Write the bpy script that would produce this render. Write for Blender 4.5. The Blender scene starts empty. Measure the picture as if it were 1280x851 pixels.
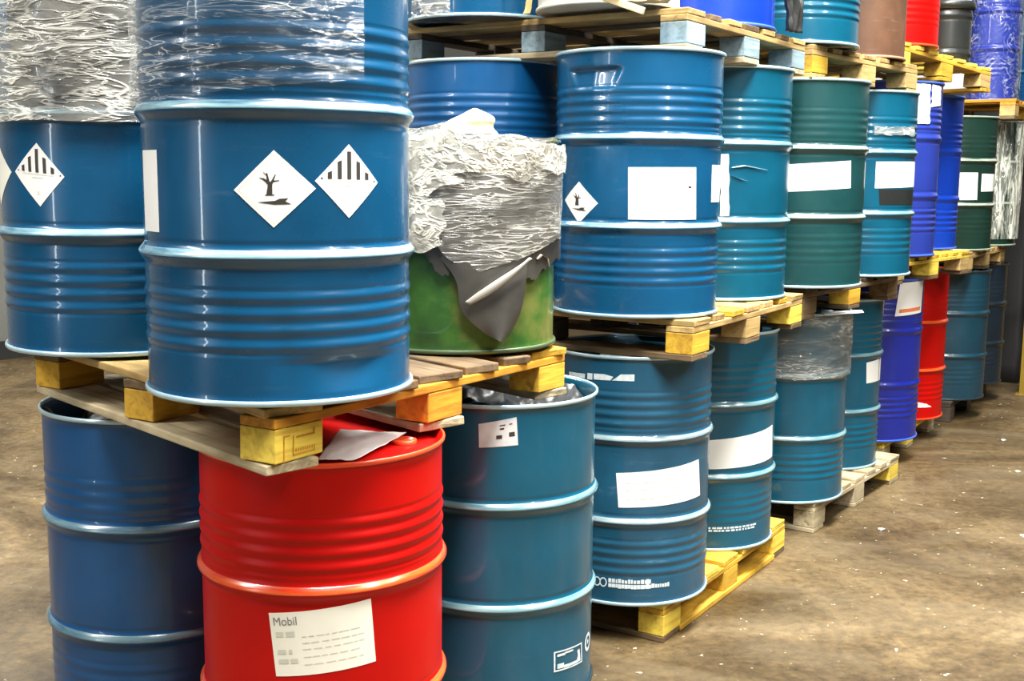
import bpy, bmesh, math, random
from mathutils import Vector, Matrix, noise
PI = math.pi
random.seed(7)
SC = bpy.context.scene
COL = SC.collection

# ------------------------------------------------------------------ camera
cam_d = bpy.data.cameras.new('camera')
cam_d.sensor_width = 36.0
cam_d.lens = 1447.0 / 1280.0 * 36.0
cam = bpy.data.objects.new('camera', cam_d)
COL.objects.link(cam)
cam.matrix_world = (Matrix.Translation((0, 0, 1.634)) @ Matrix.Rotation(PI / 2 - 0.1411, 4, 'X')
                    @ Matrix.Rotation(0.0091, 4, 'Z'))
SC.camera = cam

# ------------------------------------------------------------------ world and exposure
w = bpy.data.worlds.new('world')
SC.world = w
w.use_nodes = True
bg = w.node_tree.nodes['Background']
bg.inputs[0].default_value = (0.80, 0.88, 1.0, 1)
bg.inputs[1].default_value = 0.03
SC.view_settings.view_transform = 'Standard'
SC.view_settings.look = 'None'
SC.view_settings.gamma = 1.0
SC.view_settings.use_curve_mapping = False
SC.view_settings.exposure = 0.15
SC.cycles.max_bounces = 8
SC.cycles.transparent_max_bounces = 16
SC.cycles.use_denoising = True


def lamp(name, loc, target, sx, sy, power, color=(1, 0.99, 0.93)):
    d = bpy.data.lights.new(name, 'AREA')
    d.shape = 'RECTANGLE'
    d.size = sx
    d.size_y = sy
    d.energy = power
    d.color = color
    o = bpy.data.objects.new(name, d)
    COL.objects.link(o)
    o.location = loc
    v = Vector(target) - Vector(loc)
    o.rotation_euler = v.to_track_quat('-Z', 'Y').to_euler()
    return o


# fluorescent battens of the warehouse ceiling, hung over the aisle and the bay on the left
lamp('ceiling_lamp', (-3.7, 1.7, 4.1), (-0.7, 2.7, 1.2), 0.12, 1.8, 110)
lamp('ceiling_lamp', (2.7, 0.9, 4.4), (1.3, 3.6, 1.0), 0.12, 2.0, 150)
# unseen tall light added for the streak highlights, left and behind the camera
lamp('streak_light', (-4.6, -0.45, 2.0), (-0.5, 2.4, 1.9), 0.14, 2.6, 34, (0.9, 0.97, 1.0))
for k in range(4):          # long run of battens above the edge of the stacks
    bx = 0.15 + 0.545 * 2.3 * k
    by = 1.15 + 0.838 * 2.3 * k
    o_ = lamp('ceiling_lamp', (bx, by, 5.9), (bx - 0.25, by + 0.35, 0.0), 1.1, 2.1, (620, 620, 420, 90)[k])
    o_.rotation_euler = (0, 0, math.radians(57.5 - 90))
lamp('ceiling_lamp', (-3.6, 6.6, 4.9), (-3.1, 6.0, 0.0), 0.5, 2.0, 420)
lamp('ceiling_lamp', (4.4, 2.4, 5.0), (4.2, 2.8, 0.0), 0.5, 2.0, 110)
lamp('ceiling_lamp', (4.6, 11.0, 5.3), (5.4, 13.0, 3.5), 0.5, 2.0, 200)


# ------------------------------------------------------------------ materials
def newmat(name):
    m = bpy.data.materials.new(name)
    m.use_nodes = True
    nt = m.node_tree
    return m, nt, nt.nodes['Principled BSDF']


def N(nt, typ, **kw):
    n = nt.nodes.new(typ)
    for k, v in kw.items():
        if k in n.inputs:
            n.inputs[k].default_value = v
        else:
            setattr(n, k, v)
    return n


def ramp(nt, src, stops):
    r = nt.nodes.new('ShaderNodeValToRGB')
    el = r.color_ramp.elements
    while len(el) > 1:
        el.remove(el[-1])
    el[0].position = stops[0][0]
    el[0].color = tuple(stops[0][1]) + (1,) if len(stops[0][1]) == 3 else stops[0][1]
    for p, c in stops[1:]:
        e = el.new(p)
        e.color = tuple(c) + (1,) if len(c) == 3 else c
    nt.links.new(src, r.inputs[0])
    return r


def coords(nt, scale=(1, 1, 1)):
    t = nt.nodes.new('ShaderNodeTexCoord')
    mp = nt.nodes.new('ShaderNodeMapping')
    mp.inputs['Scale'].default_value = scale
    nt.links.new(t.outputs['Object'], mp.inputs[0])
    return mp.outputs[0]


def mul(c, k):
    return tuple(min(1, x * k) for x in c)


def paint(name, col, rough=0.27, var=0.16, dull=0.06, metal=0.0, coat=0.4, spec=0.45):
    """glossy sheet-steel paint with faint blotches, scuffs and ripple"""
    m, nt, b = newmat(name)
    L = nt.links
    c = coords(nt)
    n1 = N(nt, 'ShaderNodeTexNoise', Scale=4.5, Detail=5.0, Roughness=0.6)
    L.new(c, n1.inputs['Vector'])
    r1 = ramp(nt, n1.outputs[0], [(0.3, mul(col, 1 - var)), (0.55, col), (0.8, mul(col, 1 + var * 1.3))])
    # rubbed scuffs
    c2 = coords(nt, (2.2, 2.2, 14))
    n2 = N(nt, 'ShaderNodeTexNoise', Scale=3.0, Detail=8.0, Roughness=0.7)
    L.new(c2, n2.inputs['Vector'])
    r2 = ramp(nt, n2.outputs[0], [(0.60, (0, 0, 0)), (0.78, (1, 1, 1))])
    mx = N(nt, 'ShaderNodeMix', data_type='RGBA')
    mth = N(nt, 'ShaderNodeMath', operation='MULTIPLY')
    L.new(r2.outputs[0], mth.inputs[0])
    mth.inputs[1].default_value = dull * 2.0
    L.new(mth.outputs[0], mx.inputs[0])
    L.new(r1.outputs[0], mx.inputs[6])
    mx.inputs[7].default_value = (0.45 * 0.5 + col[0] * .5, 0.5 * 0.5 + col[1] * .5, 0.52 * 0.5 + col[2] * .5, 1)
    L.new(mx.outputs[2], b.inputs['Base Color'])
    rr = N(nt, 'ShaderNodeMapRange')
    L.new(n1.outputs[0], rr.inputs[0])
    rr.inputs[3].default_value = rough * 0.75
    rr.inputs[4].default_value = rough * 1.35
    L.new(rr.outputs[0], b.inputs['Roughness'])
    b.inputs['Metallic'].default_value = metal
    b.inputs['Coat Weight'].default_value = coat
    b.inputs['Coat Roughness'].default_value = 0.05
    b.inputs['Specular IOR Level'].default_value = spec
    n3 = N(nt, 'ShaderNodeTexNoise', Scale=9.0, Detail=2.0)
    L.new(coords(nt, (1, 1, 0.5)), n3.inputs['Vector'])
    bp = N(nt, 'ShaderNodeBump', Strength=0.16, Distance=0.012)
    L.new(n3.outputs[0], bp.inputs['Height'])
    L.new(bp.outputs[0], b.inputs['Normal'])
    return m


def plain(name, col, rough=0.6, metal=0.0, var=0.1, scale=12.0, bump=0.0):
    m, nt, b = newmat(name)
    n1 = N(nt, 'ShaderNodeTexNoise', Scale=scale, Detail=4.0)
    nt.links.new(coords(nt), n1.inputs['Vector'])
    r = ramp(nt, n1.outputs[0], [(0.3, mul(col, 1 - var)), (0.7, mul(col, 1 + var))])
    nt.links.new(r.outputs[0], b.inputs['Base Color'])
    b.inputs['Roughness'].default_value = rough
    b.inputs['Metallic'].default_value = metal
    if bump:
        bp = N(nt, 'ShaderNodeBump', Strength=bump, Distance=0.01)
        nt.links.new(n1.outputs[0], bp.inputs['Height'])
        nt.links.new(bp.outputs[0], b.inputs['Normal'])
    return m


def wood(name, col, dark, rough=0.75):
    """sawn softwood: grain runs along local x"""
    m, nt, b = newmat(name)
    L = nt.links
    oi = N(nt, 'ShaderNodeObjectInfo')
    c = coords(nt, (3.0, 40, 40))
    ad = N(nt, 'ShaderNodeVectorMath', operation='ADD')
    L.new(c, ad.inputs[0])
    sc = N(nt, 'ShaderNodeVectorMath', operation='SCALE')
    cmb = N(nt, 'ShaderNodeCombineXYZ')
    for i in range(3):
        L.new(oi.outputs['Random'], cmb.inputs[i])
    L.new(cmb.outputs[0], sc.inputs[0])
    sc.inputs['Scale'].default_value = 37.0
    L.new(sc.outputs[0], ad.inputs[1])
    n1 = N(nt, 'ShaderNodeTexNoise', Scale=1.0, Detail=6.0, Roughness=0.65, Distortion=0.6)
    L.new(ad.outputs[0], n1.inputs['Vector'])
    n2 = N(nt, 'ShaderNodeTexNoise', Scale=7.0, Detail=4.0)
    L.new(coords(nt), n2.inputs['Vector'])
    r1 = ramp(nt, n1.outputs[0], [(0.28, dark), (0.5, col), (0.75, mul(col, 1.25))])
    r2 = ramp(nt, n2.outputs[0], [(0.32, (0.45, 0.40, 0.34)), (0.58, (1, 1, 1))])
    mx = N(nt, 'ShaderNodeMix', data_type='RGBA', blend_type='MULTIPLY')
    mx.inputs[0].default_value = 0.75
    L.new(r1.outputs[0], mx.inputs[6])
    L.new(r2.outputs[0], mx.inputs[7])
    hs = N(nt, 'ShaderNodeHueSaturation')
    mr = N(nt, 'ShaderNodeMapRange')
    L.new(oi.outputs['Random'], mr.inputs[0])
    mr.inputs[3].default_value = 0.82
    mr.inputs[4].default_value = 1.15
    L.new(mr.outputs[0], hs.inputs['Value'])
    L.new(mx.outputs[2], hs.inputs['Color'])
    L.new(hs.outputs[0], b.inputs['Base Color'])
    b.inputs['Roughness'].default_value = rough
    bp = N(nt, 'ShaderNodeBump', Strength=0.45, Distance=0.004)
    L.new(n1.outputs[0], bp.inputs['Height'])
    L.new(bp.outputs[0], b.inputs['Normal'])
    return m


def film(name, haze=(0.03, 0.6), tint=(0.9, 0.92, 0.9), scale=(5, 5, 22), veil=0.08, bump=0.45, rough=0.10, width=0.07, gloss=0.8):
    """crinkled stretch film: clear where tight, white along the creases, veiled where layers pile up"""
    m, nt, b = newmat(name)
    L = nt.links

    def crease(sc, w_, seed):
        n_ = N(nt, 'ShaderNodeTexNoise', Scale=1.0, Detail=3.0, Roughness=0.55, Distortion=0.7)
        mp = coords(nt, sc)
        mp.node.inputs['Location'].default_value = (seed, seed * .7, seed * .3)
        L.new(mp, n_.inputs['Vector'])
        a_ = N(nt, 'ShaderNodeMath', operation='SUBTRACT')
        L.new(n_.outputs[0], a_.inputs[0])
        a_.inputs[1].default_value = 0.5
        b_ = N(nt, 'ShaderNodeMath', operation='ABSOLUTE')
        L.new(a_.outputs[0], b_.inputs[0])
        c_ = N(nt, 'ShaderNodeMapRange')
        c_.interpolation_type = 'SMOOTHSTEP'
        L.new(b_.outputs[0], c_.inputs[0])
        c_.inputs[1].default_value = 0.0
        c_.inputs[2].default_value = w_
        c_.inputs[3].default_value = 1.0
        c_.inputs[4].default_value = 0.0
        return c_.outputs[0]
    k1 = crease(scale, width * 0.45, 1.0)
    k2 = crease(tuple(q * 2.7 for q in scale), width * 0.6, 5.0)
    mx = N(nt, 'ShaderNodeMath', operation='MAXIMUM')
    L.new(k1, mx.inputs[0])
    L.new(k2, mx.inputs[1])
    # patches where the creases bunch up
    n2 = N(nt, 'ShaderNodeTexNoise', Scale=1.0, Detail=4.0, Roughness=0.6, Distortion=0.5)
    L.new(coords(nt, (scale[0] * .8, scale[1] * .8, scale[2] * .45)), n2.inputs['Vector'])
    pm = N(nt, 'ShaderNodeMapRange')
    L.new(n2.outputs[0], pm.inputs[0])
    pm.inputs[1].default_value = 0.38
    pm.inputs[2].default_value = 0.64
    cr = N(nt, 'ShaderNodeMath', operation='MULTIPLY')
    L.new(mx.outputs[0], cr.inputs[0])
    L.new(pm.outputs[0], cr.inputs[1])
    ml = N(nt, 'ShaderNodeMath', operation='MULTIPLY_ADD')
    L.new(cr.outputs[0], ml.inputs[0])
    ml.inputs[1].default_value = haze[1]
    v2 = N(nt, 'ShaderNodeMath', operation='MULTIPLY_ADD')
    L.new(pm.outputs[0], v2.inputs[0])
    v2.inputs[1].default_value = veil
    v2.inputs[2].default_value = haze[0]
    L.new(v2.outputs[0], ml.inputs[2])
    ml.use_clamp = True
    hgt = N(nt, 'ShaderNodeMath', operation='MULTIPLY_ADD')
    L.new(mx.outputs[0], hgt.inputs[0])
    hgt.inputs[1].default_value = 0.5
    L.new(n2.outputs[0], hgt.inputs[2])
    bp = N(nt, 'ShaderNodeBump', Strength=bump, Distance=0.02)
    L.new(hgt.outputs[0], bp.inputs['Height'])
    tr = N(nt, 'ShaderNodeBsdfTransparent')
    gl = N(nt, 'ShaderNodeBsdfGlossy', Roughness=rough)
    gl.inputs[0].default_value = (1, 1, 1, 1)
    L.new(bp.outputs[0], gl.inputs['Normal'])
    b.inputs['Base Color'].default_value = tint + (1,)
    b.inputs['Roughness'].default_value = 0.3
    L.new(bp.outputs[0], b.inputs['Normal'])
    fr = N(nt, 'ShaderNodeFresnel', IOR=1.42)
    L.new(bp.outputs[0], fr.inputs['Normal'])
    m1 = N(nt, 'ShaderNodeMixShader')
    fk = N(nt, 'ShaderNodeMath', operation='MULTIPLY')
    L.new(fr.outputs[0], fk.inputs[0])
    fk.inputs[1].default_value = gloss
    L.new(fk.outputs[0], m1.inputs[0])
    L.new(tr.outputs[0], m1.inputs[1])
    L.new(gl.outputs[0], m1.inputs[2])
    m2 = N(nt, 'ShaderNodeMixShader')
    L.new(ml.outputs[0], m2.inputs[0])
    L.new(m1.outputs[0], m2.inputs[1])
    L.new(b.outputs[0], m2.inputs[2])
    L.new(m2.outputs[0], nt.nodes['Material Output'].inputs[0])
    return m


M = {}
M['blue'] = paint('blue_paint', (0.0025, 0.068, 0.165))
M['deepblue'] = paint('deep_blue_paint', (0.001, 0.064, 0.195), 0.36, dull=0.02, coat=0.25)
M['teal'] = paint('teal_blue_paint', (0.001, 0.078, 0.140), 0.3, dull=0.04)
M['dusty'] = paint('dusty_blue_paint', (0.010, 0.075, 0.140), 0.36, 0.22, 0.22)
M['green'] = paint('dark_green_paint', (0.006, 0.050, 0.054), 0.34)
M['forest'] = paint('forest_green_paint', (0.008, 0.030, 0.022), 0.3)
M['ultra'] = paint('ultramarine_paint', (0.007, 0.016, 0.24), 0.38, 0.08, 0.05)
M['cobalt'] = paint('cobalt_paint', (0.002, 0.035, 0.36), 0.36, 0.08, 0.05)
M['violet'] = paint('violet_blue_paint', (0.017, 0.036, 0.28), 0.38, 0.08, 0.05)
M['navy'] = paint('shaded_blue_paint', (0.002, 0.010, 0.020), 0.5)
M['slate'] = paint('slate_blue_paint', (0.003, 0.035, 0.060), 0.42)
M['red'] = paint('red_paint', (0.47, 0.002, 0.001), 0.4, 0.06, 0.0, coat=0.0, spec=0.22)
M['rust'] = paint('rusty_brown_paint', (0.105, 0.048, 0.024), 0.55, 0.45, 0.2, coat=0)
M['lime'] = paint('worn_green_paint', (0.040, 0.085, 0.012), 0.5, 0.6, 0.15)
_nt = M['lime'].node_tree
_r = [n for n in _nt.nodes if n.type == 'VALTORGB'][0]
for _e, _c in zip(_r.color_ramp.elements, ((0.012, 0.050, 0.006), (0.028, 0.105, 0.010), (0.13, 0.15, 0.03))):
    _e.color = _c + (1,)
_r.color_ramp.elements[0].position = 0.36
_r.color_ramp.elements[1].position = 0.5
_r.color_ramp.elements[2].position = 0.63
M['olive_rim'] = plain('dark_green_rim', (0.06, 0.09, 0.04), 0.4)
M['black'] = plain('black_plastic', (0.018, 0.02, 0.02), 0.33)
M['black_sheet'] = plain('black_sheeting', (0.03, 0.031, 0.031), 0.34, 0, 0.2, 30, 0.2)
M['filler_black'] = plain('filler_black', (0.010, 0.010, 0.011), 0.55)
M['bag_sheet'] = plain('dark_bag_sheeting', (0.045, 0.042, 0.037), 0.3, 0, 0.3, 9, 0.3)
M['pale_fold'] = plain('pale_fold', (0.30, 0.28, 0.25), 0.35)
M['grey_sheet'] = plain('grey_sheeting', (0.11, 0.105, 0.095), 0.36, 0, 0.3, 9, 0.3)
M['white_plastic'] = plain('white_plastic', (0.75, 0.72, 0.62), 0.45)
M['paleblue_rim'] = plain('pale_blue_rim', (0.42, 0.58, 0.66), 0.25, 0.3)
M['dark_rim'] = plain('dark_rim', (0.03, 0.045, 0.055), 0.35, 0.4)
M['green_rim'] = plain('pale_green_rim', (0.36, 0.45, 0.36), 0.3, 0.3)
M['red_rim'] = plain('orange_red_rim', (0.75, 0.07, 0.02), 0.25)
M['blue_rim'] = plain('blue_rim', (0.05, 0.12, 0.55), 0.3)
M['rust_rim'] = plain('rust_rim', (0.40, 0.2, 0.12), 0.5)
M['inside'] = plain('drum_lining', (0.02, 0.025, 0.03), 0.4, 0.2)
M['paper'] = plain('label_paper', (0.84, 0.84, 0.83), 0.5, 0, 0.02)
M['cream'] = plain('cream_label_paper', (0.90, 0.89, 0.80), 0.5, 0, 0.04)
M['silver_label'] = plain('grey_label_paper', (0.62, 0.64, 0.65), 0.45, 0, 0.25, 14)
M['ink'] = plain('black_ink', (0.035, 0.03, 0.028), 0.6)
M['grey_ink'] = plain('grey_ink', (0.22, 0.22, 0.24), 0.6)
M['faint_ink'] = plain('faint_ink', (0.62, 0.63, 0.55), 0.6)
M['white_ink'] = plain('white_stencil', (0.62, 0.70, 0.74), 0.5, 0, 0.15, 60)
M['orange_ink'] = plain('orange_ink', (0.75, 0.20, 0.07), 0.6)
M['kraft'] = plain('kraft_paper', (0.55, 0.38, 0.16), 0.7, 0, 0.2, 20, 0.2)
M['tan'] = plain('pale_kraft', (0.68, 0.55, 0.32), 0.6, 0, 0.2, 20, 0.2)
M['w_yellow'] = wood('yellow_stained_wood', (0.68, 0.40, 0.035), (0.40, 0.18, 0.015))
M['w_orange'] = wood('orange_stained_wood', (0.60, 0.27, 0.015), (0.32, 0.11, 0.008))
M['w_lemon'] = wood('bright_yellow_wood', (0.80, 0.60, 0.08), (0.55, 0.32, 0.03))
M['w_pine'] = wood('pale_pine', (0.50, 0.34, 0.13), (0.26, 0.15, 0.05))
M['w_brown'] = wood('weathered_brown_wood', (0.17, 0.11, 0.055), (0.07, 0.042, 0.02))
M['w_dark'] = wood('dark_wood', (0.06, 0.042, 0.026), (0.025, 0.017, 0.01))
M['w_grey'] = wood('bleached_wood', (0.50, 0.42, 0.27), (0.24, 0.18, 0.10))
M['w_blue'] = wood('grey_blue_painted_wood', (0.24, 0.33, 0.38), (0.12, 0.18, 0.22))
M['film_clear'] = film('clear_stretch_film', (0.01, 0.6), scale=(3.0, 3.0, 26), veil=0.05, bump=0.5, rough=0.06, width=0.045, gloss=0.5)
M['film_tight'] = film('tight_stretch_film', (0.0, 0.35), scale=(6, 6, 6), veil=0.0, bump=0.5, rough=0.06, width=0.04, gloss=0.3)
M['film_streaky'] = film('vertically_creased_film', (0.0, 0.9), (0.86, 0.88, 0.78), scale=(13, 13, 2.2), veil=0.25, bump=0.5, rough=0.1, width=0.10, gloss=0.4)
M['film_milky'] = film('milky_stretch_film', (0.04, 0.55), (0.90, 0.88, 0.80), (3.6, 3.6, 17), 0.22, width=0.10, gloss=0.7)
M['film_loose'] = film('loose_stretch_film', (0.07, 0.55), (0.85, 0.83, 0.76), (3.0, 3.0, 24), 0.10, width=0.07, gloss=0.7)
M['film_bag'] = film('crumpled_bag_film', (0.14, 0.85), (0.88, 0.85, 0.74), (6, 6, 9), 0.32, width=0.12, gloss=0.7)


# ------------------------------------------------------------------ mesh helpers
def mkobj(name, verts, faces, mat, parent=None, smooth=False, loc=None):
    me = bpy.data.meshes.new(name)
    me.from_pydata([tuple(v) for v in verts], [], faces)
    me.validate()
    me.update()
    if smooth:
        me.polygons.foreach_set('use_smooth', [True] * len(me.polygons))
    if mat:
        me.materials.append(mat)
    o = bpy.data.objects.new(name, me)
    COL.objects.link(o)
    if parent:
        o.parent = parent
    if loc is not None:
        o.location = loc
    return o


def tag(o, label=None, cat=None, group=None, kind=None):
    if label: o['label'] = label
    if cat: o['category'] = cat
    if group: o['group'] = group
    if kind: o['kind'] = kind
    return o


def empty(name, loc, label, cat, group=None):
    o = bpy.data.objects.new(name, None)
    COL.objects.link(o)
    o.location = loc
    o.empty_display_size = 0.1
    return tag(o, label, cat, group)


def box(name, cx, cy, cz, sx, sy, sz, mat, parent=None, bev=0.0, rot=None, kind=None, jit=0.0):
    bm = bmesh.new()
    bmesh.ops.create_cube(bm, size=1.0)
    for v in bm.verts:
        v.co = Vector((v.co.x * sx, v.co.y * sy, v.co.z * sz))
        if jit:
            v.co += Vector((random.uniform(-jit, jit), random.uniform(-jit, jit) * .6, random.uniform(-jit, jit) * .3))
    if bev:
        bmesh.ops.bevel(bm, geom=bm.edges[:], offset=bev, segments=2, affect='EDGES', profile=0.5)
    me = bpy.data.meshes.new(name)
    bm.to_mesh(me)
    bm.free()
    me.materials.append(mat)
    o = bpy.data.objects.new(name, me)
    COL.objects.link(o)
    if parent:
        o.parent = parent
    mw = Matrix.Translation((cx, cy, cz))
    if rot is not None:
        mw = mw @ rot.to_4x4()
    o.matrix_local = mw
    if kind:
        o['kind'] = kind
    return o


def lathe(profile, seg, closed_profile=False, dr=None):
    vs, fs = [], []
    n = len(profile)
    for (r, z) in profile:
        for k in range(seg):
            a = 2 * PI * k / seg
            rr = r + (dr(a, z) if dr and r > 0.1 else 0)
            vs.append((rr * math.cos(a), rr * math.sin(a), z))
    for i in range(n - 1 if not closed_profile else n):
        j = (i + 1) % n
        for k in range(seg):
            l = (k + 1) % seg
            fs.append((i * seg + k, i * seg + l, j * seg + l, j * seg + k))
    return vs, fs


# ------------------------------------------------------------------ drums
R0 = 0.2865


def make_profile(H, r0, r1, r2, corr, amp=0.0038, hoop=0.0115):
    n = int(H / 0.0042)
    zs = [i * H / n for i in range(n + 1)]
    cz = []
    if corr:
        cz = [r1 - 0.080 - 0.033 * i for i in range(corr)] + [r2 + 0.056 + 0.033 * i for i in range(corr)]

    def rad(z):
        r = r0
        for c in (r1, r2):
            d = abs(z - c)
            if c and d < 0.021:
                r += hoop * (0.5 + 0.5 * math.cos(PI * d / 0.021)) ** 0.8
            elif c and d < 0.031:
                r -= 0.0012 * math.sin(PI * (d - 0.021) / 0.010)
        for c in cz:
            d = abs(z - c)
            if d < 0.0165:
                r += amp * (0.5 + 0.5 * math.cos(PI * d / 0.0165)) - amp * 0.35
        e = min(z, H - z)
        if e < 0.02:
            r += 0.0045 * max(0, 1 - e / 0.02) ** 1.5
        return r
    return [(rad(z), z) for z in zs], rad


def gauss(a, z, a0, z0, wa, wz):
    d = (a - math.radians(a0) + PI) % (2 * PI) - PI
    return math.exp(-(d / math.radians(wa)) ** 2 - ((z - z0) / wz) ** 2)


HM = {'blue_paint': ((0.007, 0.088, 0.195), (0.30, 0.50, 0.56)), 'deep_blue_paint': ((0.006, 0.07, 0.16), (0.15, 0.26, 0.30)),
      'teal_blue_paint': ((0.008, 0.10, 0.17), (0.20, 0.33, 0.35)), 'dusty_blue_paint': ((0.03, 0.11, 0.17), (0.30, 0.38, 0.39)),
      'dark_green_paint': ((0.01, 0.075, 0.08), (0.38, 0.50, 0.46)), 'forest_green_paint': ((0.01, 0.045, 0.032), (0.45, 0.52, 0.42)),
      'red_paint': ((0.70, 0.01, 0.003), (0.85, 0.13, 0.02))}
HMC = {}


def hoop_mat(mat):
    """the crest of a rolling hoop: rubbed paint, with the overhead gloss painted in as pale colour"""
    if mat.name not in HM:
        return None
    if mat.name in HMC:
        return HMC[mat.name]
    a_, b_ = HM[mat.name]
    m, nt, b = newmat('rubbed_sheen_' + mat.name)
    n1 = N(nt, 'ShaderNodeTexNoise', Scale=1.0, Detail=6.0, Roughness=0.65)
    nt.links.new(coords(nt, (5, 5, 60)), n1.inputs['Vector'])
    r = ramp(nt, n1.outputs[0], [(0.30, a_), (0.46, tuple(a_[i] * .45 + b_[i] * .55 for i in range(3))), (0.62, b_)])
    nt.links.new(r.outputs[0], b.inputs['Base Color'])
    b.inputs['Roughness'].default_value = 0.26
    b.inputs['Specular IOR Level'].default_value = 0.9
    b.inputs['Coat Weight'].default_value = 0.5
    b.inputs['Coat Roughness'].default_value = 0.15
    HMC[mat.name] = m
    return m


class Drum:
    pass


CACHE = {}


def drum(name, x, y, z, mat, rim, label, group=None, H=0.88, r0=R0, r1=0.30, r2=0.592, corr=4, amp=0.0038,
         open_top=False, dr=None, seg=112, rot=0.0, cat='drum', lid_mat=None, hoop=0.0115, bungs=True, toprim=None):
    e = empty(name, (x, y, z), label, cat, group)
    prof, rad = make_profile(H, r0, r1, r2, corr, amp, hoop)
    key = (H, r0, r1, r2, corr, amp, open_top, seg, hoop)
    if dr is None and key + (mat.name, rim.name) in CACHE:
        src = CACHE[key + (mat.name, rim.name)]
        for ch in src.children:
            if ch.get('_base'):
                c = ch.copy()
                COL.objects.link(c)
                c.parent = e
                for g in ch.children:
                    q = g.copy()
                    COL.objects.link(q)
                    q.parent = c
    else:
        full = prof[:]
        if open_top:
            inner = [(r - 0.004, zz) for r, zz in reversed(prof)]
            inner = [p for p in inner if p[1] > 0.02]
            full = prof + inner + [(0.0005, 0.02)]
        vs, fs = lathe(full, seg, dr=dr)
        # closed bottom, recessed 8 mm
        b0 = len(vs)
        for k in range(seg):
            a = 2 * PI * k / seg
            vs.append(((r0 - 0.004) * math.cos(a), (r0 - 0.004) * math.sin(a), 0.008))
        for k in range(seg):
            fs.append((k, b0 + k, b0 + (k + 1) % seg, (k + 1) % seg))
        vs.append((0, 0, 0.008))
        for k in range(seg):
            fs.append((b0 + k, len(vs) - 1, b0 + (k + 1) % seg))
        body = mkobj('drum_body', vs, fs, mat, e, True)
        body['_base'] = 1
        rr = r0 + 0.0045
        for nm, zc, mm in (('top_rim', H, toprim or rim), ('bottom_rim', 0.0, rim)):
            pr = []
            for k in range(10):
                a = 2 * PI * k / 10
                pr.append((rr + 0.0038 * math.cos(a), zc + (0.0065 if zc == 0 else -0.0010) + 0.0062 * math.sin(a)))
            drr = (lambda a, zz, zc=zc: dr(a, zc)) if dr else None
            vs, fs = lathe(pr, seg, True, drr)
            t = mkobj(nm, vs, fs, mm, e, True)
            t['_base'] = 1
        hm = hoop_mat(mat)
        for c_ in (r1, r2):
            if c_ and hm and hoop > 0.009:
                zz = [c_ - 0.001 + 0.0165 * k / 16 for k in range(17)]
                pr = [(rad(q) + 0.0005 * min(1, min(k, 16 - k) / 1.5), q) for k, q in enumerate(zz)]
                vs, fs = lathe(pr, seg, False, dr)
                t = mkobj('hoop_sheen_band', vs, fs, hm, e, True)  # pale strip on the upper side: rubbed paint plus a painted overhead highlight
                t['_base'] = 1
        if not open_top:
            zt = H - 0.014
            pr = [(0.0005, zt), (r0 * 0.55, zt), (r0 * 0.9, zt - 0.001), (r0 * 0.93, zt - 0.004), (r0 * 0.97, zt - 0.004), (r0 - 0.001, H - 0.002), (r0 + .003, H)]
            vs, fs = lathe(pr, seg)
            lid = mkobj('lid', vs, fs, lid_mat or mat, e, True)
            lid['_base'] = 1
            if bungs:
                for bx, br in ((r0 * 0.68, 0.032), (-r0 * 0.68, 0.018)):
                    vs, fs = lathe([(br, 0), (br, 0.008), (br * .8, 0.010), (br * .75, 0.006), (0.0005, 0.006)], 24)
                    mkobj('bung', vs, fs, rim, lid, True, (bx, 0, zt))
        if dr is None:
            CACHE[key + (mat.name, rim.name)] = e
    d = Drum()
    d.e, d.rad, d.H, d.x, d.y, d.z, d.r0, d.dr = e, rad, H, x, y, z, r0, dr
    return d


def onto(d, th, z, off):
    a = math.radians(th)
    zl = z - d.z
    # labels bridge small beads, but follow the shell
    r = d.r0 + 0.0005 + off + getattr(d, 'lift', 0) + (d.dr(a, zl) if d.dr else 0)
    return (r * math.cos(a), r * math.sin(a), zl)


def bil(c, u, v):
    # corners c: bottom-left, bottom-right, top-right, top-left as (theta, z)
    th = (1 - u) * (1 - v) * c[0][0] + u * (1 - v) * c[1][0] + u * v * c[2][0] + (1 - u) * v * c[3][0]
    z = (1 - u) * (1 - v) * c[0][1] + u * (1 - v) * c[1][1] + u * v * c[2][1] + (1 - u) * v * c[3][1]
    return th, z


def sticker(d, c, mat, name='label', off=0.0005, label=None, n=14, wob=0.0):
    vs, fs = [], []
    for lay in (0.0, off):
        for j in range(n + 1):
            for i in range(n + 1):
                u, v = i / n, j / n
                th, z = bil(c, u, v)
                if wob:
                    th += wob * noise.noise(Vector((u * 6, v * 6, d.x))) * (abs(u - .5) > .45)
                    z += 0.001 * wob * noise.noise(Vector((u * 9, v * 9, d.y))) * (abs(v - .5) > .45)
                vs.append(onto(d, th, z, lay))
    m = (n + 1) ** 2
    for j in range(n):
        for i in range(n):
            a = j * (n + 1) + i
            fs.append((m + a, m + a + 1, m + a + n + 2, m + a + n + 1))
    for i in range(n):
        for a, b in ((i, i + 1), (n * (n + 1) + i + 1, n * (n + 1) + i), ((i + 1) * (n + 1), i * (n + 1)), (i * (n + 1) + n, (i + 1) * (n + 1) + n)):
            k = len(vs)
            vs += [vs[a], vs[b], vs[m + b], vs[m + a]]
            fs.append((k, k + 1, k + 2, k + 3))
    o = mkobj(name, vs, fs, mat, d.e, True)
    for p_ in o.data.polygons[n * n:]:
        p_.use_smooth = False
    if label: o['label'] = label
    return o


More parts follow.
